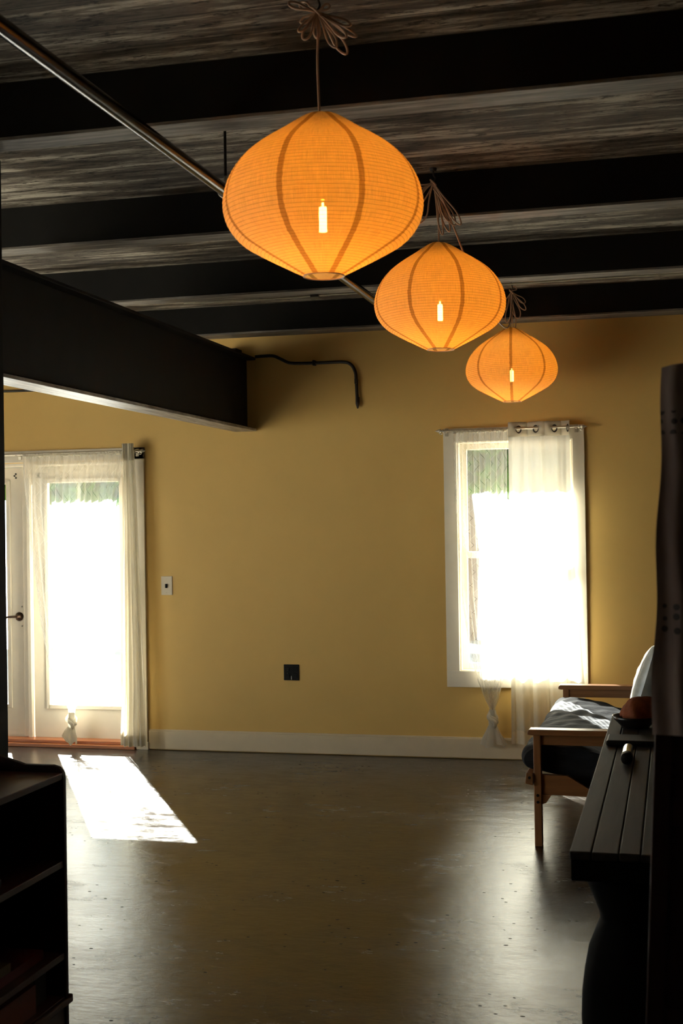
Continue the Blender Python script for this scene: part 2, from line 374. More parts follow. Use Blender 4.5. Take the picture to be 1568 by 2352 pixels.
def lerp_tab(tab, z):
    for k in range(len(tab)-1):
        z0, z1 = tab[k][0], tab[k+1][0]
        if z >= z1 or k == len(tab)-2:
            t_ = (z0-z)/(z0-z1) if z0 != z1 else 0
            t_ = max(0, min(1, t_))
            return [a_+(b_-a_)*t_ for a_, b_ in zip(tab[k][1:], tab[k+1][1:])]

# ------------------------------------------------------------------ setting
W = 8.85                                     # inner face of the far wall
RX0, RX1, RY0, RY1 = -6.6, 0.62, -1.6, 9.02
CZ = 3.15
struct('floor', MB().box(RX0-0.1, RX1+0.1, RY0-0.1, RY1, -0.12, 0), M['floor'], 'polished brown-grey concrete floor with scratches and specks', 'floor')
struct('ceiling', MB().box(RX0-0.1, RX1+0.1, RY0-0.1, RY1, CZ, CZ+0.12), M['ceiling'], 'aged grey-brown board ceiling above the dark joists', 'ceiling')
DX0, DX1, DZ = -5.66, -3.81, 2.10            # door opening
WX0, WX1, WZ0, WZ1 = -1.43, -0.64, 0.59, 2.17  # window opening
far = MB()
far.box(RX0, DX0, W, RY1, 0, CZ).box(DX0, DX1, W, RY1, DZ, CZ).box(DX1, WX0, W, RY1, 0, CZ)
far.box(WX0, WX1, W, RY1, 0, WZ0).box(WX0, WX1, W, RY1, WZ1, CZ).box(WX1, RX1, W, RY1, 0, CZ)
struct('wall_far', far, M['paint'], 'tan painted far wall with the glazed door and the window', 'wall')
LW = [(1.8, 3.6), (4.0, 5.8)]; LZ0, LZ1 = 0.30, 2.45
lw = MB().box(RX0-0.1, RX0, RY0, RY1, 0, LZ0).box(RX0-0.1, RX0, RY0, RY1, LZ1, CZ)
_y = RY0
for a_, b_ in LW + [(RY1, RY1)]:
    if a_ > _y: lw.box(RX0-0.1, RX0, _y, a_, LZ0, LZ1)
    _y = b_
struct('wall_left', lw, M['paint'], 'tan painted left wall', 'wall')
struct('wall_right', MB().box(RX1, RX1+0.1, RY0, RY1, 0, CZ), M['dark_wall'], 'dark brown right wall, out of view', 'wall')
struct('wall_near', MB().box(RX0-0.1, RX1+0.1, RY0-0.1, RY0, 0, CZ), M['dark_wall'], 'dark brown wall behind the viewer', 'wall')
struct('baseboard_far', MB().box(-3.705, RX1, W-0.018, W, 0.006, 0.135).box(-3.705, RX1, W-0.012, W, 0.135, 0.146), M['cream'],
       'white baseboard along the far wall between door and sofa', 'baseboard', bevel=0.002)

# door frame
trim = MB().box(DX1-0.005, -3.715, W-0.02, W, 0.0, 2.19).box(DX0-0.09, DX0+0.005, W-0.02, W, 0, 2.19)
trim.box(DX0-0.09, -3.715, W-0.02, W, 2.105, 2.19)
trim.box(DX1-0.02, DX1, W, RY1, 0.05, DZ).box(DX0, DX0+0.02, W, RY1, 0.05, DZ)
trim.box(DX0, DX1, W+0.0, W+0.08, 2.082, DZ).box(DX0, DX1, W+0.03, W+0.13, 2.075, DZ)
trim.box(-3.80, -3.705, W-0.028, W, 0, 0.055)
struct('trim_1', trim, M['white'], 'white casing around the double glazed door', 'door casing', bevel=0.002)
thr = MB().box(DX0, -3.80, W-0.055, W+0.03, 0, 0.026).box(DX0, -3.80, W-0.02, RY1, 0.026, 0.05)
struct('trim_2', thr, M['threshold'], 'orange-brown wooden threshold under the double glazed door', 'threshold', bevel=0.004)

def door_leaf(name, x0, x1, p0, p1, label, z0=0.0505, z1=2.072, pz0=0.283, pz1=1.962):
    Y0, Y1 = 8.95, 8.995
    d = MB().box(x0, p0, Y0, Y1, z0, z1).box(p1, x1, Y0, Y1, z0, z1).box(p0, p1, Y0, Y1, z0, pz0).box(p0, p1, Y0, Y1, pz1, z1)
    o_ = struct(name, d, M['white'], label, 'door')
    fr = MB(); e = 0.02
    for q in ((p0-e, p0+0.012, pz0-e, pz1+e), (p1-0.012, p1+e, pz0-e, pz1+e), (p0, p1, pz0-e, pz0+0.012), (p0, p1, pz1-0.012, pz1+e)):
        fr.box(q[0], q[1], Y0-0.014, Y0+0.002, q[2], q[3])
    fr.build('glazing_bead', M['white'], o_, bevel=0.004)
    MB().box(p0+0.002, p1-0.002, 8.970, 8.976, pz0+0.002, pz1-0.002).build('glass_pane', M['glass'], o_)
    return o_
d1 = door_leaf('door_1', -4.668, -3.83, -4.548, -3.948, 'white right-hand door leaf with tall glass pane behind knotted sheer curtain')
d2 = door_leaf('door_2', -5.575, -4.737, -5.457, -4.868, 'white left-hand door leaf with dark lever handle at left edge')
MB().box(-4.738, -4.700, 8.925, 8.995, 0.056, 2.074).box(-4.700, -4.672, 8.912, 8.97, 0.052, 2.075).build('meeting_strip', M['white'], d1, bevel=0.003)
h = MB().lathe([(0.001, 0), (0.033, 0), (0.034, -0.006), (0.026, -0.014), (0.012, -0.018), (0.011, -0.05), (0.001, -0.052)], (-4.784, 8.949, 0.952), 24, 'y')
h.tube(smoothpts([(-4.784, 8.905, 0.952), (-4.81, 8.902, 0.952), (-4.86, 8.904, 0.949), (-4.90, 8.906, 0.947)], 5), [0.010]*15+[0.008], 10)
h.build('door_handle', M['bronze'], d2, smooth=True)
for dz in (0.075, -0.072):
    MB().lathe([(0.001, -0.004), (0.006, -0.003), (0.006, 0.001)], (-4.762, 8.949, 0.952+dz), 10, 'y').build('screw', M['screw'], d2, smooth=True)
for (dx, dz) in ((0, 0), (0.012, 0.014), (0.012, -0.015)):
    for o_, xx in ((d2, -4.812), (d1, -4.615)):
        MB().lathe([(0.001, -0.004), (0.006, -0.004), (0.007, 0.001)], (xx+dx, 8.949, 2.012+dz), 10, 'y').build('lock_hole', M['toggle'], o_)

# window
cas = MB()
cas.box(-1.515, WX0+0.004, W-0.02, W, 0.595, 2.25).box(WX1-0.004, -0.565, W-0.02, W, 0.595, 2.25).box(WX0, WX1, W-0.02, W, 2.155, 2.25)
cas.box(-1.515, -0.565, W-0.022, W, 0.487, 0.597)
cas.box(WX0, WX0+0.015, W, RY1, WZ0, WZ1).box(WX1-0.015, WX1, W, RY1, WZ0, WZ1).box(WX0, WX1, W, RY1, WZ0, WZ0+0.012).box(WX0, WX1, W, RY1, WZ1-0.02, WZ1)
win = struct('window_1', cas, M['white'], 'tall white-framed sash window behind two sheer curtains', 'window', bevel=0.002)
def sash(y0, y1, z0, z1, nm):
    s_ = MB(); a0, a1 = WX0+0.015, WX1-0.015; t_ = 0.042
    s_.box(a0, a0+t_, y0, y1, z0, z1).box(a1-t_, a1, y0, y1, z0, z1).box(a0+t_, a1-t_, y0, y1, z0, z0+t_).box(a0+t_, a1-t_, y0, y1, z1-t_, z1)
    o_ = s_.build(nm, M['white'], win, bevel=0.003)
    MB().box(a0+t_, a1-t_, (y0+y1)/2-0.003, (y0+y1)/2+0.003, z0+t_, z1-t_).build('glass_pane', M['glass'], o_)
sash(8.91, 8.94, 0.602, 1.405, 'lower_sash'); sash(8.945, 8.975, 1.365, 2.15, 'upper_sash')

for k_, (a_, b_) in enumerate(LW):   # unseen windows added to the left wall to light the room
    fr_ = MB(); t_ = 0.05
    fr_.box(RX0-0.07, RX0-0.03, a_, a_+t_, LZ0, LZ1).box(RX0-0.07, RX0-0.03, b_-t_, b_, LZ0, LZ1).box(RX0-0.07, RX0-0.03, a_+t_, b_-t_, LZ0, LZ0+t_)
    fr_.box(RX0-0.07, RX0-0.03, a_+t_, b_-t_, LZ1-t_, LZ1).box(RX0-0.07, RX0-0.03, a_+t_, b_-t_, 1.40, 1.45)
    wo = struct('window_%d' % (k_+2), fr_, M['white'], ['left wall window nearer the viewer', 'left wall window nearer the far wall'][k_]+', out of view', 'window')
    MB().box(RX0-0.053, RX0-0.047, a_+t_, b_-t_, LZ0+t_, LZ1-t_).build('glass_pane', M['glass'], wo)
# outside
struct('ground', MB().box(-60, 60, -60, 120, -0.16, -0.1), M['patio'], 'sunlit pale paving outside the door', 'ground')
struct('trim_3', MB().box(-8, 4, RY1+0.001, 9.74, 2.50, 2.60), M['white'], 'roof eave outside above the door and window', 'eave')  # unseen eave added so the tops of door and window get no sun
def tree(x, y, h0, h1, rx, ry, label, nleaf=2600):
    t_ = thing('tree', (x, y, -0.1), label, 'tree', None)
    MB().tube([(x, y, -0.1), (x+0.1, y, 1.2), (x-0.05, y, h0+0.6), (x+0.1, y, (h0+h1)/2)], [0.2, 0.15, 0.13, 0.05], 10).build('trunk', M['bark'], t_, smooth=True)
    mb = MB(); rnd = random.Random(int(x*10)+99)
    for _ in range(nleaf):
        while True:
            p = Vector((rnd.uniform(-1, 1), rnd.uniform(-1, 1), rnd.uniform(-1, 1)))
            if (p.x**4+p.y**4+p.z**4) < 1: break
        c_ = Vector((x+p.x*rx, y+p.y*ry, (h0+h1)/2+p.z*(h1-h0)/2))
        a_ = Vector((rnd.gauss(0, 1), rnd.gauss(0, 1), rnd.gauss(0, 1))).normalized(); b_ = a_.orthogonal().normalized(); s_ = rnd.uniform(0.10, 0.20)
        k = len(mb.v); mb.v += [tuple(c_-a_*s_*1.6), tuple(c_+b_*s_*0.7), tuple(c_+a_*s_*1.6), tuple(c_-b_*s_*0.7)]; mb.f.append((k, k+1, k+2, k+3))
    mb.build('crown', M['leaf'], t_, fix=False)
tree(-3.0, 19.0, 2.05, 5.4, 3.2, 1.6, 'leafy green tree outside seen through the top of the window', 9000)
tree(-9.9, 19.0, 2.1, 5.4, 3.0, 1.6, 'leafy green tree outside seen through the top of the glazed door', 9000)

tag(MB().box(-6.5, -4.5, 0.6, 5.0, 0.0005, 0.010).build('rug', flat('beige rug weave', (0.42, 0.39, 0.33), 0.95, s=80, bmp=0.3), bevel=0.004), 'beige rug on the floor by the left windows, out of view', 'rug')  # unseen sheet added to bounce sunlight up to the ceiling on the left
# ------------------------------------------------------------------ ceiling steel
def joist(y0, wd, label, z0=2.95):
    t_ = 0.012
    o_ = thing('ceiling_joist', (0, y0, z0), label, 'ceiling beam', 'dark joists under the ceiling')
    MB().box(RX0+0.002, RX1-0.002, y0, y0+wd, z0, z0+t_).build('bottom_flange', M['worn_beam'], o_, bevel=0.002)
    MB().box(RX0+0.002, RX1-0.002, y0+0.002, y0+wd-0.002, z0+t_, CZ-0.0005).build('web', M['beam'], o_)
joist(4.085, 0.125, 'dark ceiling joist nearest the viewer, crossing above the biggest lamp')
joist(5.68, 0.125, 'second dark ceiling joist from the viewer, behind the biggest lamp')
joist(7.21, 0.125, 'third dark ceiling joist, with a thin pale cable along it')
joist(8.66, 0.188, 'dark ceiling joist tight against the far wall')

g = thing('steel_girder', (-2.94, 7.0, 2.28), 'deep dark steel girder running into the far wall above the door', 'girder')
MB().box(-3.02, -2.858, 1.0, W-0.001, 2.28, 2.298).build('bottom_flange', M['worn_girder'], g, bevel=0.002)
MB().box(-3.02, -2.858, 1.0, W-0.001, 2.785, 2.803).build('top_flange', M['girder'], g, bevel=0.002)
MB().box(-2.955, -2.925, 1.0, W-0.001, 2.298, 2.785).build('web', M['girder'], g)
MB().box(-3.06, -2.96, 8.72, W-0.001, 2.803, 2.86).build('bearing_block', M['girder'], g)

p = thing('ceiling_pipe', (-1.568, 7, 2.832), 'long grey steel pipe running under the joists to the far wall', 'pipe')
MB().tube([(-1.568, -1.0, 2.832), (-1.568, 4.6, 2.832), (-1.568, W-0.001, 2.832)], 0.0225, 20).build('pipe_run', M['steel_pipe'], p, smooth=True)
for yy_ in (4.53, 7.9):
    rd = MB().tube([(-1.568, yy_, 2.862), (-1.568, yy_, CZ-0.001)], 0.0055, 8).build('hanger_rod', M['black_metal'], p, smooth=True)
    cl = MB().lathe([(0.0245, -0.012), (0.0285, -0.012), (0.0285, 0.012), (0.0245, 0.012)], (-1.568, yy_, 2.832), 20, 'y')
    cl.lathe([(0.001, 0.0), (0.011, 0.0), (0.011, 0.012), (0.006, 0.03), (0.001, 0.03)], (-1.568, yy_, 2.858), 8)
    cl.build('pipe_clamp', M['clamp'], p, smooth=True)
cb = MB().tube(smoothpts([(-2.82, 7.352, 2.946), (-2.2, 7.352, 2.942), (-1.9, 7.352, 2.946), (-1.2, 7.352, 2.942), (-0.5, 7.352, 2.946), (0.5, 7.352, 2.944)], 6), 0.005, 6)
c_ = thing('ceiling_cable', (-1.5, 7.35, 2.95), 'thin pale cable clipped along the third ceiling joist', 'cable')
cb.build('cable', M['cable'], c_, smooth=True)
MB().box(-2.03, -1.98, 7.335, 7.365, 2.935, 2.965).build('cable_clip', M['black_metal'], c_, bevel=0.003)
q = thing('conduit', (-2.4, W, 2.74), 'black conduit bent down the far wall right of the girder end', 'conduit')
MB().tube(smoothpts([(-2.852, 8.825, 2.806), (-2.80, 8.825, 2.808), (-2.72, 8.825, 2.806), (-2.66, 8.825, 2.780), (-2.60, 8.825, 2.752), (-2.50, 8.825, 2.744), (-2.35, 8.825, 2.742), (-2.21, 8.825, 2.740), (-2.155, 8.825, 2.720), (-2.125, 8.825, 2.668), (-2.118, 8.825, 2.60), (-2.112, 8.825, 2.45)], 6), 0.0115, 10).build('conduit_run', M['black_metal'], q, smooth=True)
MB().lathe([(0.001, -0.05), (0.006, -0.045), (0.015, -0.015), (0.015, 0.03), (0.0125, 0.032)], (-2.111, 8.825, 2.46), 12).build('conduit_end', M['black_metal'], q, smooth=True)
for cx_, cz_ in ((-2.42, 2.743), (-2.119, 2.60)):
    MB().box(cx_-0.009, cx_+0.009, 8.808, W-0.0005, cz_-0.018, cz_+0.018).build('strap', M['black_metal'], q, bevel=0.002)
tag(MB().tube([(-6.4, 8.83, 2.655), (-5.3, 8.83, 2.648), (-4.2, 8.83, 2.632), (-3.03, 8.83, 2.60)], 0.009, 8).build('conduit', M['black_metal'], smooth=True),
    'straight black conduit on the far wall left of the girder above the door', 'conduit')

# ------------------------------------------------------------------ wall plates
s_ = thing('light_switch', (-3.555, W, 1.185), 'cream light switch plate with a black toggle beside the door', 'light switch')
MB().box(-3.598, -3.512, W-0.007, W-0.0005, 1.117, 1.253).build('cover_plate', M['ivory'], s_, bevel=0.003)
MB().box(-3.562, -3.550, W-0.022, W-0.006, 1.168, 1.198).build('toggle', M['toggle'], s_, bevel=0.002)
for dz in (0.05, -0.05): MB().lathe([(0.001, -0.002), (0.003, -0.001), (0.003, 0.001)], (-3.556, W-0.0075, 1.185+dz), 8, 'y').build('screw', M['ivory'], s_)
s_ = thing('wall_outlet', (-2.625, W, 0.57), 'black double-gang wall outlet low on the far wall', 'outlet')
MB().box(-2.682, -2.569, W-0.007, W-0.0005, 0.514, 0.626).build('cover_plate', M['toggle'], s_, bevel=0.003)
for dx in (-0.028, 0.028):
    sk = MB()
    for dz in (-0.022, 0.022): sk.box(-2.6255+dx-0.016, -2.6255+dx+0.016, W-0.010, W-0.006, 0.57+dz-0.016, 0.57+dz+0.016)
    sk.build('socket', M['toggle'], s_, bevel=0.002)
for x_, z_ in ((-2.653, 0.585), (-2.653, 0.565)): MB().lathe([(0.001, -0.003), (0.003, -0.002), (0.003, 0.001)], (x_, W-0.010, z_), 8, 'y').build('screw', M['screw'], s_)
MB().box(-2.627, -2.622, W-0.013, W-0.006, 0.520, 0.545).build('plug_blade', M['screw'], s_)

# ------------------------------------------------------------------ curtain rods and curtains
def rod(x0, x1, z, label, fin, br, y=8.775):
    r_ = thing('curtain_rod', ((x0+x1)/2, W, z), label, 'curtain rod')
    MB().tube([(x0, y, z), (x1, y, z+0.002)], 0.008, 12).build('pole', M['rod'], r_, smooth=True)
    for x_, sg in fin:
        f_ = MB().lathe([(0.001, 0), (0.010, 0.001), (0.012, 0.008), (0.007, 0.014), (0.013, 0.022), (0.015, 0.03), (0.010, 0.04), (0.004, 0.052), (0.001, 0.06)], (0, 0, 0), 12, 'x')
        f_.tube(smoothpts([(0.02, 0, 0), (0.03, 0, -0.012), (0.022, 0, -0.022), (0.012, 0, -0.018)], 4), 0.004, 6)
        f_.v = [(x_+sg*a_, y+b_, z+c_) for a_, b_, c_ in f_.v]; f_.build('finial', M['rod'], r_, smooth=True)
    for x_ in br:
        MB().box(x_-0.006, x_+0.006, y-0.012, W-0.021, z-0.012, z-0.006).box(x_-0.012, x_+0.012, W-0.026, W-0.0205, z-0.035, z+0.02).build('bracket', M['rod'], r_, bevel=0.001)
    return r_
rod(-5.62, -3.735, 2.160, 'pale curtain rod over the double glazed door', [(-3.735, 1)], (-3.76, -4.70), 8.775)
rod(-1.50, -0.60, 2.232, 'pale curtain rod with curled finials over the sash window', [(-1.50, -1), (-0.60, 1)], (-1.49, -0.615))

def drape(tab, npl, y0, seed, nx=110, nz=70, full=1.6, hem=0.0):
    """tab rows: (z, x_left, x_right, pleat depth)"""
    rnd = random.Random(seed); ph = [rnd.uniform(0, 6.28) for _ in range(5)]
    rows = []; uvs = []
    zt, zb = tab[0][0], tab[-1][0]; w0 = (tab[0][2]-tab[0][1])*full
    for i in range(nz+1):
        z = zt+(zb-zt)*i/nz; xl, xr, am = lerp_tab(tab, z); row = []
        for j in range(nx+1):
            u = j/nx
            a_ = u*npl*2*PI + 0.7*math.sin(u*5+ph[0]) + 0.25*math.sin(z*2.3+ph[1])
            y = y0 + am*(math.sin(a_)+0.35*math.sin(2.3*a_+ph[2])+0.15*math.sin(z*9+u*20+ph[4]))
            x = xl+(xr-xl)*u + am*0.5*math.sin(a_*1.0+1.3)*min(1, 4*u, 4*(1-u))
            row.append((x, y, z + hem*math.sin(a_)*(i/nz)**6))
        rows.append(row); uvs.append(lambda j, z=z: (j/nx*w0, z))
    mb = MB(); mb.grid(rows, uvs); return mb
def knotted(name, tab, neck, tail, label, ymid, npl, seed):
    c_ = thing(name, (neck[0], ymid, tail[-1][0]), label, 'curtain')
    drape(tab, npl, ymid, seed, nx=150, full=1.7).build('panel', M['sheer_lace'], c_, smooth=True, fix=False)
    # gathered heading tunnel round the rod
    x0, x1 = tab[0][1], tab[0][2]; rows = []
    N = 120
    for k in range(13):
        q_ = 2*PI*k/12; rows.append([(x0+(x1-x0)*j/N, ymid+0.002+(0.0125+0.003*math.sin(j*1.7)+0.002*math.sin(j*0.61))*math.cos(q_), tab[0][0]-0.004+(0.0125+0.003*math.sin(j*1.3+1)+0.002*math.sin(j*.4))*math.sin(q_)) for j in range(N+1)])
    MB().grid(rows).build('heading', M['sheer_thick'], c_, smooth=True)
    # knot: wrapped bulges
    k_ = MB(); nx_, nz_ = neck
    R = 0.030
    pts = [(nx_+R*0.75*math.cos(a_), ymid+R*0.75*math.sin(a_), nz_-0.004+0.024*math.sin(a_*0.5+0.4)-0.010*math.cos(a_)) for a_ in [2*PI*j/20 for j in range(26)]]
    k_.tube(pts, [0.015+0.006*math.sin(j*0.45) for j in range(26)], 12)
    k_.tube(smoothpts([(nx_-0.012, ymid, nz_+0.045), (nx_-0.022, ymid-0.03, nz_+0.01), (nx_+0.018, ymid-0.038, nz_-0.018), (nx_+0.014, ymid-0.012, nz_-0.052)], 6), 0.014, 10)
    k_.tube([(nx_, ymid, nz_+0.06), (nx_, ymid, nz_+0.02), (nx_, ymid, nz_-0.03), (nx_, ymid, nz_-0.07)], [0.022, 0.028, 0.028, 0.022], 14)
    k_.build('knot', M['sheer_thick'], c_, smooth=True)
    # tail: fluted flare
    rows = []
    zt, zb = nz_-0.045, tail[-1][0]; S = 72
    for i in range(22):
        t_ = i/21; z = zt+(zb-zt)*t_; cx_, hw, dp = lerp_tab(tail, z); row = []
        for j in range(S):
            a_ = 2*PI*j/S; fl = 1+0.22*t_*math.sin(5*a_+seed)+0.10*t_*math.sin(9*a_+2)
            row.append((cx_+hw*fl*math.cos(a_), ymid+dp*fl*math.sin(a_), z+0.012*t_*math.sin(3*a_+seed)))
        rows.append(row)
    MB().grid(rows, closed=True).build('tail', M['sheer_thick'], c_, smooth=True)
    return c_
knotted('sheer_curtain', [(2.157, -4.646, -3.842, 0.006), (2.05, -4.650, -3.858, 0.010), (1.75, -4.632, -3.92, 0.014), (1.34, -4.577, -3.98, 0.016), (0.95, -4.53, -4.06, 0.018), (0.60, -4.462, -4.13, 0.018), (0.42, -4.385, -4.19, 0.014), (0.30, -4.312, -4.252, 0.008), (0.235, -4.300, -4.262, 0.006)],
        (-4.283, 0.205), [(0.17, -4.285, 0.024, 0.02), (0.13, -4.295, 0.042, 0.03), (0.09, -4.30, 0.052, 0.032), (0.042, -4.282, 0.034, 0.028)],
        'sheer zigzag-patterned curtain knotted near its hem over the glazed door', 8.775, 13, 3)
knotted('sheer_curtain', [(2.230, -1.436, -1.070, 0.007), (2.10, -1.436, -1.072, 0.012), (1.65, -1.425, -1.080, 0.018), (1.10, -1.395, -1.088, 0.02), (0.75, -1.345, -1.10, 0.02), (0.55, -1.30, -1.125, 0.018), (0.42, -1.250, -1.155, 0.012), (0.36, -1.222, -1.178, 0.008), (0.32, -1.215, -1.185, 0.006)],
        (-1.200, 0.285), [(0.25, -1.20, 0.026, 0.02), (0.20, -1.20, 0.045, 0.03), (0.15, -1.198, 0.068, 0.036), (0.105, -1.196, 0.080, 0.038)],
        'sheer zigzag-patterned curtain knotted near its hem at the left of the window', 8.775, 9, 5)
# plain bunched curtain right of the door
c_ = thing('sheer_curtain', (-3.78, 8.76, 0.04), 'plain cream curtain bunched narrow at the right of the door', 'curtain')
drape([(2.212, -3.832, -3.738, 0.012), (1.6, -3.828, -3.715, 0.016), (1.0, -3.838, -3.70, 0.018), (0.5, -3.85, -3.685, 0.020), (0.12, -3.868, -3.680, 0.020), (0.045, -3.870, -3.676, 0.020)], 4.5, 8.715, 11, nx=120, hem=0.006).build('panel', M['sheer_plain'], c_, smooth=True, fix=False)
drape([(2.213, -3.833, -3.741, 0.0125), (2.09, -3.832, -3.740, 0.0145)], 4.5, 8.711, 11, nx=120, nz=4).build('heading', M['sheer_thick'], c_, smooth=True, fix=False)
drape([(0.12, -3.869, -3.679, 0.0205), (0.045, -3.871, -3.675, 0.0205)], 4.5, 8.712, 11, nx=120, nz=4).build('hem', M['sheer_thick'], c_, smooth=True, fix=False)
# grommet curtain right half of window
c_ = thing('grommet_curtain', (-0.86, 8.74, 0.12), 'plain cream sheer curtain with dark grommets at the right of the window', 'curtain')
GX = [-0.995, -0.878, -0.757, -0.668]; GZ = 2.225
def gy(x):   # the heading weaves behind and in front of the rod between grommets
    g_ = GX + [-0.60]
    if x < g_[0]: i_ = (x-g_[0])/0.11
    else:
        i_ = 3.5
        for k_ in range(4):
            if g_[k_] <= x <= g_[k_+1]: i_ = k_+(x-g_[k_])/(g_[k_+1]-g_[k_]); break
    return 8.775 + 0.020*math.sin(PI*i_)
# heading band with real round holes
hb = MB(); HX0, HX1, HZ0, HZ1 = -1.062, -0.655, 2.175, 2.275
N, S = 4, 24
bounds = [HX0, -0.936, -0.818, -0.712, -0.655]
for k in range(4):
    a0, a1 = bounds[k], bounds[k+1]; gx = GX[k]; R = 0.0185 if k < 3 else 0.0
    if k == 3: 
        rows = [[(a0+(a1-a0)*j/8, gy(a0+(a1-a0)*j/8), z_) for j in range(9)] for z_ in (HZ1, GZ, HZ0)]; hb.grid(rows); continue
    inner = []; outer = []
    for j in range(S*2):
        a_ = 2*PI*j/(S*2); dx, dz = math.cos(a_), math.sin(a_)
        tx = ((a1-gx) if dx > 0 else (gx-a0))/max(abs(dx), 1e-6); tz = ((HZ1-GZ) if dz > 0 else (GZ-HZ0))/max(abs(dz), 1e-6); t_ = min(tx, tz)
        inner.append((gx+dx*R*0.8, gy(gx), GZ+dz*R)); ox = gx+dx*t_; outer.append((ox, gy(ox), GZ+dz*t_))
    mid = [((i_[0]+o_[0])/2, gy((i_[0]+o_[0])/2), (i_[2]+o_[2])/2) for i_, o_ in zip(inner, outer)]
    hb.grid([inner, mid, outer], closed=True)
hb.build('heading', M['sheer_thick'], c_, smooth=True, fix=False, solid=0.002)
for gx in GX[:3]:
    rows = [[(gx+0.8*(0.0215+0.0060*math.cos(b_))*math.cos(a_), gy(gx)+0.004*math.sin(b_), GZ+(0.0215+0.0060*math.cos(b_))*math.sin(a_)) for b_ in [2*PI*j/8 for j in range(8)]] for a_ in [2*PI*i/28 for i in range(29)]]
    MB().grid(rows, closed=True).build('grommet', M['grommet'], c_, smooth=True)
rows = [[(-0.668+0.35*(0.0215+0.0060*math.cos(b_))*math.cos(a_), gy(-0.668)-0.004+0.004*math.sin(b_), GZ+(0.0215+0.0060*math.cos(b_))*math.sin(a_)) for b_ in [2*PI*j/8 for j in range(8)]] for a_ in [2*PI*i/28 for i in range(29)]]
MB().grid(rows, closed=True).build('grommet', M['grommet'], c_, smooth=True)
drape([(2.176, -1.062, -0.655, 0.008), (1.9, -1.062, -0.655, 0.010), (1.4, -1.065, -0.645, 0.014), (0.9, -1.068, -0.61, 0.017), (0.5, -1.07, -0.585, 0.018), (0.20, -1.072, -0.58, 0.018)], 4.2, 8.765, 23, nx=130).build('panel', M['sheer_window'], c_, smooth=True, fix=False)
drape([(0.21, -1.072, -0.58, 0.018), (0.12, -1.073, -0.58, 0.018)], 4.2, 8.765, 23, nx=130, nz=4).build('hem', M['sheer_thick'], c_, smooth=True, fix=False)

# ------------------------------------------------------------------ pendant lamps
PROF = [(0.036, 0.467), (0.056, 0.457), (0.080, 0.442), (0.113, 0.420), (0.155, 0.394), (0.195, 0.366), (0.225, 0.340), (0.250, 0.310), (0.268, 0.280), (0.280, 0.250), (0.287, 0.218), (0.2875, 0.192), (0.283, 0.168), (0.274, 0.145), (0.255, 0.118), (0.228, 0.094), (0.196, 0.075), (0.158, 0.054), (0.125, 0.037), (0.092, 0.020), (0.058, 0.003)]
def lamp_shade_mb(c0, seamoff, seed):
    pp = smoothpts([(a_, 0, b_) for a_, b_ in PROF], 8)
    arc_ = 0; rows = []; uvs = []; S = 96; rnd = random.Random(seed); ph = rnd.uniform(0, 6)
    for i, q_ in enumerate(pp):
        if i: arc_ += (q_-pp[i-1]).length
        row = []
        hp = math.cos(arc_/0.0118*2*PI)
        for j in range(S):
            a_ = 2*PI*j/S; ga = math.cos((a_*8/(2*PI)+seamoff)*2*PI)   # seams at frac = .5
            r_ = q_.x*(1+0.004*math.sin(3*a_+ph)-0.004*ga) + 0.0008*hp
            row.append((c0[0]+r_*math.cos(a_), c0[1]+r_*math.sin(a_), c0[2]+q_.z+0.0015*math.sin(2*a_+ph)))
        rows.append(row); uvs.append(lambda j, v_=arc_: (j/S*8+seamoff, v_))
    mb = MB(); mb.grid(rows, uvs, closed=True); return mb
def loops(center, specs, seed):
    """bundle of cord loops; each spec: (direction angle in x-z, length, width, y tilt)"""
    mb = MB(); rnd = random.Random(seed); cx_, cy_, cz_ = center
    for ang, ln, wd, yt in specs:
        d_ = Vector((math.cos(ang), yt, math.sin(ang))).normalized(); n_ = Vector((-math.sin(ang), 0.3*rnd.uniform(-1, 1), math.cos(ang))).normalized()
        pts = []
        for k in range(25):
            t_ = k/24*PI; rr_ = math.sin(t_)
            pts.append(Vector(center)+d_*ln*rr_*(1+0.05*math.sin(5*t_))+n_*wd*math.sin(2*t_)*rr_+Vector((0, 0, -0.12*ln*rr_)))
        mb.tube(pts, 0.0037, 6)
    return mb
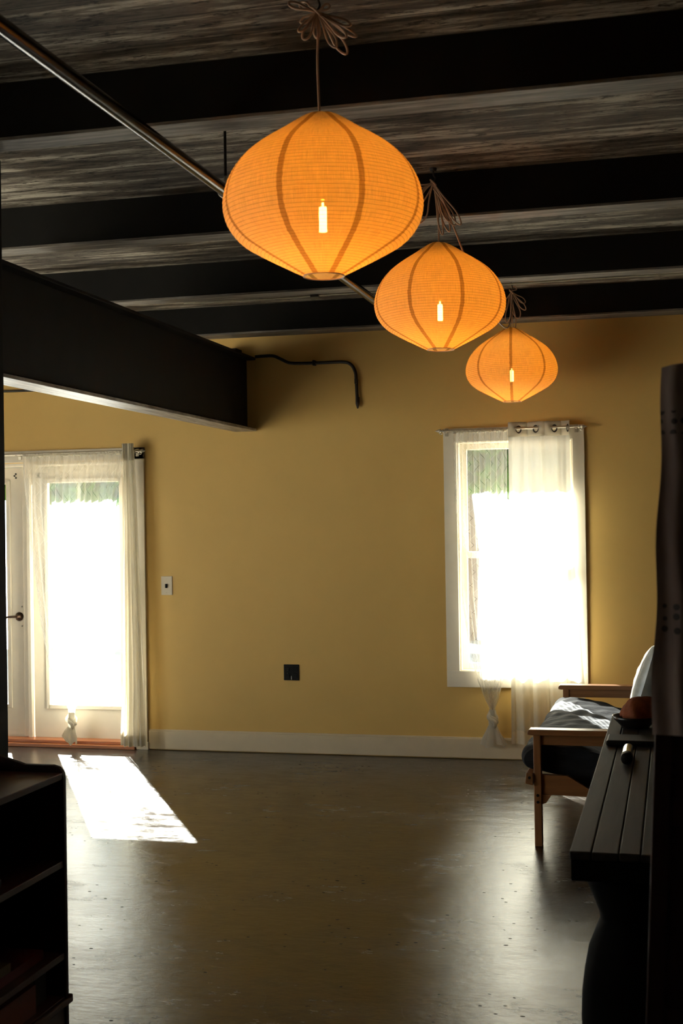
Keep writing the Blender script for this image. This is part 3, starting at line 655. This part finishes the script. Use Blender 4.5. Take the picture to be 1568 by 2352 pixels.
def lamp(x, y, z, label, tilt, seamoff, knot, specs, seed, cordpts):
    L = thing('pendant_lamp', (x, y, z), label, 'pendant lamp', 'onion-shaped linen pendant lamps')
    sh = lamp_shade_mb((x, y, z), seamoff, seed).build('lamp_shade', M['shade'], L, smooth=True, fix=True)
    MB().tube([(x+0.058*math.cos(a_), y+0.058*math.sin(a_), z+0.003) for a_ in [2*PI*k/40 for k in range(41)]], 0.0022, 6, False).build('bottom_hoop', M['cord'], sh, smooth=True)
    MB().lathe([(0.001, 0.470), (0.024, 0.469), (0.037, 0.466)], (x, y, z), 24).build('top_cap', M['sheer_thick'], sh, smooth=True)
    so_ = MB().lathe([(0.001, 0.290), (0.012, 0.289), (0.018, 0.27), (0.018, 0.225), (0.014, 0.220), (0.001, 0.219)], (x, y, z), 20).build('socket', M['brass'], L, smooth=True)
    bu = MB()
    bu.tube([(x, y, z+0.200), (x, y, z+0.130)], 0.0115, 12)
    bu.tube([(x, y, z+0.214), (x, y, z+0.200)], 0.003, 8)
    bu.build('bulb', M['filament'], so_, smooth=True)
    cd = MB().tube(smoothpts(cordpts+[(x, y, z+0.288)], 6), 0.0036, 8)
    cd.build('cord', M['cord'], L, smooth=True)
    lo = loops(knot, specs, seed)
    lo.tube(smoothpts([(knot[0]-0.012, knot[1]-0.01, knot[2]+0.012), (knot[0], knot[1]-0.016, knot[2]), (knot[0]+0.012, knot[1]-0.008, knot[2]-0.012), (knot[0]+0.002, knot[1]+0.012, knot[2]-0.004), (knot[0]-0.012, knot[1], knot[2]+0.006)], 4), 0.004, 6)
    lo.build('cord_bundle', M['cord'], L, smooth=True)
    hk = MB().tube(smoothpts([(knot[0], knot[1], CZ-0.001), (knot[0], knot[1], CZ-0.03), (knot[0]+0.008, knot[1], knot[2]+0.02), (knot[0], knot[1], knot[2]+0.004)], 5), 0.0035, 6)
    hk.lathe([(0.001, 0), (0.014, 0), (0.016, 0.01), (0.016, 0.012)], (knot[0], knot[1], CZ-0.0135), 14)
    hk.build('ceiling_hook', M['hook'], L, smooth=True)
    return L
D = math.radians
lamp(-0.957, 3.61, 2.312, 'largest glowing orange linen pendant lamp, nearest the viewer', 0, 0.69, (-0.965, 3.61, 3.075),
     [(D(155), .085, .012, -.3), (D(140), .07, .014, .2), (D(-60), .10, .016, .1), (D(-40), .115, .014, -.2), (D(-52), .125, .018, .3), (D(-20), .10, .012, 0), (D(-28), .12, .010, .2), (D(-120), .075, .016, -.1), (D(-95), .06, .012, .2), (D(200), .05, .012, 0), (D(-135), .07, .012, -.3), (D(30), .04, .01, 0)],
     21, [(-0.965, 3.61, 3.070), (-0.964, 3.61, 3.00), (-0.966, 3.61, 2.9)])
lamp(-0.970, 5.63, 2.358, 'middle-sized glowing orange linen pendant lamp, between the other two', 0, 0.86, (-0.985, 5.60, 3.085),
     [(D(-62), .18, .022, .1), (D(-55), .20, .020, -.1), (D(-72), .19, .018, .2), (D(-66), .16, .02, 0), (D(205), .11, .03, -.1), (D(190), .10, .03, .1), (D(-115), .16, .03, 0), (D(-80), .20, .012, 0)],
     22, [(-0.985, 5.60, 3.08), (-0.972, 5.63, 2.98), (-0.971, 5.63, 2.9)])
lamp(-0.973, 8.27, 2.364, 'smallest glowing orange linen pendant lamp, farthest and nearest the window', 0, 0.37, (-0.965, 8.25, 3.06),
     [(D(-100), .17, .02, 0), (D(-75), .15, .03, .1), (D(-50), .13, .02, 0), (D(-120), .12, .03, -.1), (D(50), .04, .02, 0), (D(-85), .2, .015, 0), (D(-35), .10, .02, .2)],
     23, [(-0.965, 8.25, 3.055), (-0.972, 8.27, 2.98), (-0.973, 8.27, 2.9)])
tag(MB().tube(smoothpts([(-0.985, 5.60, 3.06), (-0.94, 5.605, 2.99), (-0.905, 5.70, 2.88), (-0.86, 6.0, 2.70), (-0.84, 6.6, 2.62), (-0.88, 7.4, 2.72), (-0.95, 8.2, 3.03)], 8), 0.004, 8).build('lamp_cord', M['cord'], smooth=True),
    'loose pale cord hanging from the middle lamp hook behind the middle lamp', 'cord')

# ------------------------------------------------------------------ futon sofa
s_ = thing('futon_sofa', (-0.3, 7.4, 0), 'wooden-armed futon sofa with dark charcoal mattress below the window', 'sofa')
SX0, SX1 = -0.690, 0.30
for y in (6.50, 8.30):
    y1 = y+0.055
    arm = MB().prism([(SX0-0.028, 0.552), (SX0-0.028, 0.566), (SX0-0.018, 0.578), (SX1, 0.578), (SX1, 0.549), (SX0-0.010, 0.549)], y-0.012, y1+0.012).build('armrest', M['oak_x'], s_, bevel=0.004)
    MB().box(SX0+0.037, SX1, y+0.010, y1-0.010, 0.500, 0.549).build('arm_rail', M['oak_x'], s_, bevel=0.002)
    MB().box(SX0, SX0+0.037, y, y1, 0.0, 0.549).build('leg', M['oak_z'], s_, bevel=0.003)
    MB().box(SX1-0.045, SX1-0.008, y, y1, 0.0, 0.549).build('leg', M['oak_z'], s_, bevel=0.003)
    MB().prism([(SX0+0.037, 0.352), (SX0+0.165, 0.350), (SX0+0.31, 0.262), (SX1-0.045, 0.255), (SX1-0.045, 0.23), (SX0+0.31, 0.248), (SX0+0.037, 0.255)], y+0.012, y1-0.012).build('side_panel', M['oak_x'], s_, bevel=0.002)
    MB().prism([(SX0+0.037, 0.254), (SX0+0.085, 0.254), (SX0+0.060, 0.215), (SX0+0.037, 0.205)], y+0.01, y1-0.01).build('corner_block', M['oak_x'], s_, bevel=0.002)
for zz in (0.252, 0.219):
    MB().lathe([(0.001, -0.002), (0.007, -0.002), (0.007, 0.002)], (SX0+0.0185, 6.499, zz), 12, 'y').build('bolt', M['toggle'], s_)
fr_ = MB().prism([(SX0-0.036, 0.362), (SX0-0.004, 0.362), (SX0-0.004, 0.302), (SX0-0.042, 0.310)], 6.49, 8.36).build('front_rail', M['oak_y'], s_, bevel=0.002)
MB().lathe([(0.001, -0.002), (0.007, -0.002), (0.007, 0.002)], (SX0-0.02, 6.489, 0.34), 12, 'y').build('bolt', M['toggle'], fr_)
MB().box(SX0+0.33, SX0+0.35, 6.55, 8.30, 0.18, 0.202).box(0.1, 0.12, 6.55, 8.30, 0.15, 0.172).build('slat_rail', M['oak_y'], s_)
# seat mattress, cross-section in X-Z swept along Y with wrinkles
sec = [(-0.700, 0.366), (-0.745, 0.385), (-0.762, 0.425), (-0.745, 0.470), (-0.700, 0.497), (-0.640, 0.508), (-0.56, 0.505), (-0.45, 0.482), (-0.34, 0.455), (-0.22, 0.430), (-0.10, 0.415), (0.0, 0.40), (0.02, 0.30), (-0.02, 0.20), (-0.18, 0.205), (-0.34, 0.228), (-0.46, 0.290), (-0.54, 0.330), (-0.62, 0.345)]
sp = smoothpts([(a_, 0, b_) for a_, b_ in sec]+[(sec[0][0], 0, sec[0][1])], 4)[:-1]
cxm = sum(q_.x for q_ in sp)/len(sp); czm = 0.40
rows = []
NY = 90
for i in range(NY+1):
    t_ = i/NY; y = 6.563+(8.292-6.563)*t_; e = min(t_, 1-t_)
    k = 1-0.16*max(0, 1-e/0.03)**2; row = []
    for q_ in sp:
        wr = 0.007*math.sin(13*t_+6*q_.x)*math.sin(4.7*t_*2+q_.x*19)+0.0045*math.sin(38*t_+q_.x*24)+0.004*math.sin(61*t_-q_.x*41)
        edge = 0.010*math.exp(-((t_-0.5)/0.3)**2)
        top = 1 if q_.z > 0.37 else 0
        row.append((cxm+(q_.x-cxm)*(1-(1-k)*0.35)+(0.015*t_ if q_.x < -0.6 else 0), y, czm+(q_.z-czm)*(k)+top*(wr-edge)))
    rows.append(row)
mm = MB().grid(rows, closed=True); mm.cap(rows[0]); mm.cap(list(reversed(rows[-1])))
mm.build('seat_mattress', M['mattress'], s_, smooth=True)
sec = [(0.03, 0.42), (0.05, 0.60), (0.12, 0.85), (0.17, 0.93), (0.24, 0.93), (0.28, 0.85), (0.22, 0.6), (0.17, 0.36), (0.10, 0.33)]
sp = smoothpts([(a_, 0, b_) for a_, b_ in sec]+[(sec[0][0], 0, sec[0][1])], 4)[:-1]
rows = [[(q_.x+0.006*math.sin(i*0.7+q_.z*9), 6.57+i*1.715/40, q_.z) for q_ in sp] for i in range(41)]
mm = MB().grid(rows, closed=True); mm.cap(rows[0]); mm.cap(list(reversed(rows[-1]))); mm.build('back_mattress', M['mattress'], s_, smooth=True)

# pale pillow standing on the sofa against its back
rows = []
P0 = Vector((-0.13, 7.30, 0.72)); NS = 26
for sgn in (1, -1):
    rows = []
    for i in range(NS+1):
        row = []
        for j in range(NS+1):
            a_ = i/NS*2-1; b_ = j/NS*2-1
            th = (max(0, (1-a_**2))*max(0, (1-b_**2)))**0.42*0.085
            sx = a_*(1-0.08*(1-b_*b_)); sz = b_*(1-0.08*(1-a_*a_))
            wr = 0.006*math.sin(9*a_+5*b_)*math.cos(13*b_)*(1-max(abs(a_), abs(b_)))
            row.append((sx*0.22, sgn*(th+wr), sz*0.23))
        rows.append(row)
    if sgn == 1: pm = MB()
    pm.grid(rows)
rot = Matrix.Rotation(D(17), 3, 'Y') @ Matrix.Rotation(D(80), 3, 'Z')
pm.v = [tuple(P0+rot @ Vector(q_)) for q_ in pm.v]
pl = pm.build('pillow', M['bag'], smooth=True); tag(pl, 'pale shiny pillow standing at the back of the futon sofa', 'pillow')

# ------------------------------------------------------------------ plank-topped console table
t_ = thing('console_table', (0.0, 4.66, 0), 'long dark console table with grey plank top in the right foreground', 'table')
TX0, TX1, TY0, TY1 = -0.276, 0.27, 3.42, 5.90
pb = [TX0, -0.219, -0.150, -0.095, -0.01, 0.08, 0.175, TX1]
for k in range(len(pb)-1):
    MB().box(pb[k]+0.0012, pb[k+1]-0.0012, TY0, TY1, 0.728, 0.750-0.0008*(k % 2)).build('plank', M['plank'], t_, bevel=0.003)
MB().box(TX0+0.004, TX1-0.004, TY0+0.004, TY0+0.03, 0.672, 0.7275).box(TX0+0.004, TX1-0.004, TY1-0.03, TY1-0.004, 0.672, 0.7275) \
    .box(TX0+0.004, TX0+0.03, TY0+0.03, TY1-0.03, 0.672, 0.7275).box(TX1-0.03, TX1-0.004, TY0+0.03, TY1-0.03, 0.672, 0.7275).build('apron', M['black_wood'], t_, bevel=0.003)
for y in (3.56, 5.76):
    MB().lathe([(0.001, 0.671), (0.125, 0.671), (0.122, 0.64), (0.105, 0.60), (0.092, 0.565), (0.090, 0.545), (0.100, 0.52), (0.120, 0.47), (0.132, 0.41), (0.140, 0.35), (0.143, 0.28), (0.138, 0.2), (0.12, 0.12), (0.10, 0.07), (0.12, 0.035), (0.125, 0.0), (0.001, 0.0)], (-0.118, y, 0), 36).build('pedestal', M['black_wood'], t_, smooth=True)
# bowl with orange cloth
b_ = thing('bowl', (-0.165, 5.52, 0.75), 'low black bowl near the far end of the console table', 'bowl')
MB().lathe([(0.001, 0.001), (0.055, 0.001), (0.062, 0.01), (0.088, 0.035), (0.094, 0.048), (0.090, 0.048), (0.080, 0.035), (0.05, 0.012), (0.001, 0.01)], (-0.165, 5.52, 0.75), 32).build('bowl_body', M['bowl'], b_, smooth=True)
rows = []
for i in range(17):
    th = PI/2*i/16; row = []
    for j in range(36):
        a_ = 2*PI*j/36; r_ = (0.080+0.012*math.sin(3*a_+1)+0.006*math.sin(7*a_+i*0.5))*math.cos(th)**0.8
        row.append((-0.150+r_*math.cos(a_)+0.012*math.sin(th), 5.52+r_*math.sin(a_)*0.8, 0.792+(0.085+0.012*math.sin(2*a_+0.7)*math.cos(th))*math.sin(th)))
    rows.append(row)
oc = MB().grid(rows, closed=True); oc.cap(rows[0])
tag(oc.build('cloth_bundle', M['orange'], smooth=True), 'crumpled orange-brown cloth lying in the black bowl', 'cloth')
# bottle and black tray
b_ = thing('metal_bottle', (-0.17, 4.9, 0.75), 'small silver metal bottle with black end lying on the table', 'bottle')
MB().lathe([(0.001, 0.0), (0.019, 0.0), (0.021, 0.006), (0.021, 0.05), (0.0205, 0.052)], (-0.172, 4.66, 0.7715), 24, 'y').build('end_cap', M['toggle'], b_, smooth=True)
MB().lathe([(0.0195, 0.052), (0.0195, 0.20), (0.017, 0.225), (0.010, 0.24), (0.010, 0.262), (0.001, 0.263)], (-0.172, 4.66, 0.7715), 24, 'y').build('bottle_body', M['silver'], b_, smooth=True)
tag(MB().box(-0.262, -0.03, 5.04, 5.20, 0.7505, 0.772).build('tray', M['toggle'], bevel=0.008), 'flat black tray on the table between the bottle and the bowl', 'tray')

# ------------------------------------------------------------------ folding screen with cloth (right foreground)
s_ = thing('folding_screen', (0.1, 2.57, 0), 'tall dark reddish wooden screen at the right edge of the foreground', 'screen')
def sx(z): return -0.098+0.0475*z
def slab(z0, z1, x_off0, x_off1, y0, y1):
    return MB().prism([(sx(z0)+x_off0, z0), (sx(z0)+x_off1, z0), (sx(z1)+x_off1, z1), (sx(z1)+x_off0, z1)], y0, y1)
slab(0.0, 1.86, 0.0, 0.035, 2.56, 2.585).build('stile', M['red_wood_z'], s_, bevel=0.003)
slab(0.0, 1.86, 0.40, 0.435, 2.56, 2.585).build('stile', M['red_wood_z'], s_, bevel=0.003)
for z0 in (0.10, 0.62, 1.02, 1.80): slab(z0, z0+0.05, 0.035, 0.40, 2.562, 2.583).build('rail', M['red_wood_z'], s_, bevel=0.003)
for z0, z1 in ((0.15, 0.62), (0.67, 1.02), (1.07, 1.80)):
    pn = slab(z0, z1, 0.035, 0.40, 2.568, 2.577).build('panel', M['red_wood_z'], s_)
    cxp = sx((z0+z1)/2)+0.2175; czp = (z0+z1)/2; rr_ = min(0.14, (z1-z0)*0.38)
    MB().tube([(cxp+rr_*math.cos(a_), 2.566, czp+rr_*math.sin(a_)) for a_ in [2*PI*k/40 for k in range(41)]], 0.006, 6, False).build('carved_ring', M['red_wood_z'], pn, smooth=True)
# cloth draped over top of the screen
rows = []
for i in range(61):
    z = 1.885-(1.885-1.195)*i/60; row = []
    for j in range(61):
        u = j/60; x = sx(z)-0.006+0.43*u+0.003*math.sin(z*23)
        y = 2.545-0.010*math.sin(u*21+0.8*math.sin(z*4))*(0.3+0.7*i/60)-0.004*math.sin(u*47+z*6)
        zz = z+(0.012*math.sin(u*9+0.4) if i == 0 else 0)
        row.append((x, y, zz))
    rows.append(row)
back = [[(x, 2.60+0.004*math.sin(x*30), z) for (x, y, z) in r_] for r_ in rows[:20]]
top = [back[0], rows[0]]
cl = MB().grid(rows); cl.grid(top); cl.grid(back)
tag(cl.build('draped_cloth', M['dotted'], smooth=True, fix=False), 'dusky cloth with bands of dark dots draped over the wooden screen', 'cloth')

# ------------------------------------------------------------------ bookcase (left foreground) and its contents
k_ = thing('bookcase', (-1.97, 3.2, 0), 'dark reddish-brown wooden bookcase in the lower left foreground', 'bookcase')
BX0, BX1, BY0, BY1 = -2.12, -1.822, 2.60, 3.67
prof = [(BX0, 0.0), (BX0, 0.905), (-2.04, 0.903), (-1.99, 0.888), (-1.955, 0.878), (-1.860, 0.878), (-1.838, 0.872), (-1.826, 0.858), (-1.822, 0.838), (-1.822, 0.0)]
MB().prism(prof, BY1, BY1+0.02).build('side_panel', M['red_wood_z'], k_, bevel=0.002)
MB().prism(prof, BY0-0.02, BY0).build('side_panel', M['red_wood_z'], k_, bevel=0.002)
MB().box(BX0, BX1-0.003, BY0, BY1, 0.836, 0.856).build('top_board', M['red_wood'], k_, bevel=0.002)
SH = [0.588, 0.308, 0.175]
for z in SH: MB().box(BX0+0.012, BX1-0.003, BY0, BY1, z-0.02, z).build('shelf', M['red_wood'], k_, bevel=0.002)
MB().box(BX0, BX0+0.012, BY0, BY1, 0.0, 0.90).build('back_panel', M['red_wood_z'], k_)
pl_ = MB().box(BX1-0.02, BX1-0.004, BY0, BY1, 0.0, 0.153)
pl_.build('plinth', M['red_wood'], k_, bevel=0.002)
MB().box(BX0, BX1+0.010, BY1+0.0205, BY1+0.03, 0.150, 0.175).box(BX1, BX1+0.010, BY0, BY1+0.03, 0.150, 0.170).build('moulding', M['red_wood'], k_, bevel=0.004)

pages = flat('book pages', (0.45, 0.38, 0.26), 0.8, bmp=0)
def book(loc, l, wd, th, col, label, rotz=0, stand=False, tilt=0, group='books in the dark bookcase'):
    o_ = thing('book', loc, label, 'book', group)
    cm = flat('book cover', col, 0.55, bmp=0.05)
    c_ = MB()
    if stand:   # spine towards +X; th along Y, height l
        A = [(0, wd, 0, 0.003, 0, l), (0, wd, th-0.003, th, 0, l), (wd-0.003, wd, 0.003, th-0.003, 0, l)]; Pg = (0.004, wd-0.003, 0.003, th-0.003, 0.004, l-0.004)
    else:       # lying: l along Y, wd along X, spine on +X side
        A = [(0, wd, 0, l, 0, 0.003), (0, wd, 0, l, th-0.003, th), (wd-0.003, wd, 0, l, 0.003, th-0.003)]; Pg = (0.004, wd-0.003, 0.004, l-0.004, 0.003, th-0.003)
    for a_ in A: c_.box(*a_)
    pg = MB().box(*Pg)
    for mb in (c_, pg): mb.v = [(loc[0]+x_, loc[1]+y_, loc[2]+z_) for x_, y_, z_ in mb.v]
    c_.build('cover', cm, o_); pg.build('pages', pages, o_)
    o_.rotation_euler = (tilt, 0, rotz)
    return o_
e = 0.0005
book((-2.04, 3.13, SH[0]+0.022), 0.24, 0.17, 0.038, (0.14, 0.09, 0.035), 'thick tan book lying on top of a teal one, on the upper shelf', D(3))
book((-2.05, 3.11, SH[0]+e), 0.26, 0.18, 0.020, (0.01, 0.05, 0.06), 'thin dark teal book lying under the tan one on the upper shelf')
book((-2.03, 2.94, SH[0]+e), 0.16, 0.13, 0.03, (0.05, 0.04, 0.04), 'dark brown book lying nearest the viewer on the upper shelf')
book((-2.04, 3.06, SH[1]+0.185), 0.17, 0.17, 0.035, (0.09, 0.006, 0.006), 'red book on the top of the stack on the middle shelf')
book((-2.05, 3.04, SH[1]+0.033), 0.20, 0.18, 0.151, (0.02, 0.02, 0.025), 'thick black book box in the stack on the middle shelf')
book((-2.03, 3.30, SH[1]+0.030), 0.10, 0.17, 0.025, (0.12, 0.08, 0.025), 'small ochre book lying on the wide red one')
book((-2.05, 3.02, SH[1]+e), 0.58, 0.19, 0.028, (0.10, 0.004, 0.005), 'wide red album lying flat on the middle shelf')
book((-2.02, 3.16, SH[2]+e), 0.36, 0.175, 0.085, (0.15, 0.026, 0.004), 'large orange-red box-like book on the bottom shelf')
book((-2.02, 3.56, SH[2]+e), 0.075, 0.15, 0.095, (0.06, 0.065, 0.06), 'small grey book beside the orange one on the bottom shelf')

# vase with dried lavender on the bookcase
v_ = thing('vase', (-2.03, 3.50, 0.856), 'dark teal glazed vase on top of the bookcase at the left edge', 'vase')
MB().lathe([(0.001, 0.001), (0.026, 0.001), (0.038, 0.03), (0.040, 0.06), (0.028, 0.10), (0.016, 0.13), (0.020, 0.145), (0.017, 0.145), (0.013, 0.13), (0.024, 0.10), (0.034, 0.06), (0.02, 0.01), (0.001, 0.01)], (-2.03, 3.50, 0.856), 28).build('vase_body', flat('dark teal glaze', (0.01, 0.05, 0.055), 0.15, bmp=0), v_, smooth=True)
lv = flat('dried lavender', (0.055, 0.035, 0.075), 0.9, s=50); st = flat('dry stem', (0.07, 0.08, 0.04), 0.9)
def lavender(tip, label, seed):
    base = Vector((-2.03, 3.50, 0.872)); tip = Vector(tip); mid = (base+tip)/2+Vector((0.0, 0, 0.045))
    pts = smoothpts([base, Vector((-2.028, 3.5, 1.0)), mid, tip], 8)
    o_ = thing('lavender_sprig', tuple(base), label, 'dried flower', 'dried lavender sprigs in the vase')
    MB().tube(pts, 0.0012, 6).build('stem', st, o_, smooth=True)
    mb = MB(); rnd = random.Random(seed)
    d_ = (tip-pts[-8]).normalized()
    for k in range(46):
        c_ = tip-d_*0.050*(k/46)+Vector((rnd.gauss(0, 1), rnd.gauss(0, 1), rnd.gauss(0, 1)))*0.0030
        dd = (d_+Vector((rnd.gauss(0, .7), rnd.gauss(0, .7), rnd.gauss(0, .7)))).normalized()
        mb.tube([c_, c_+dd*0.004, c_+dd*0.008], [0.001, 0.0022, 0.0008], 5)
    mb.build('flower_head', lv, o_, smooth=True)
lavender((-1.962, 3.50, 1.015), 'dried lavender sprig leaning right out of the vase, its head in view', 1)
lavender((-2.05, 3.47, 1.07), 'upright dried lavender sprig in the vase', 2)

# dark post at the left edge
tag(MB().box(-2.55, -2.349, 4.10, 4.30, 0.001, 2.949).build('wooden_post', M['post'], bevel=0.004), 'black post at the left edge, standing behind the bookcase', 'post')
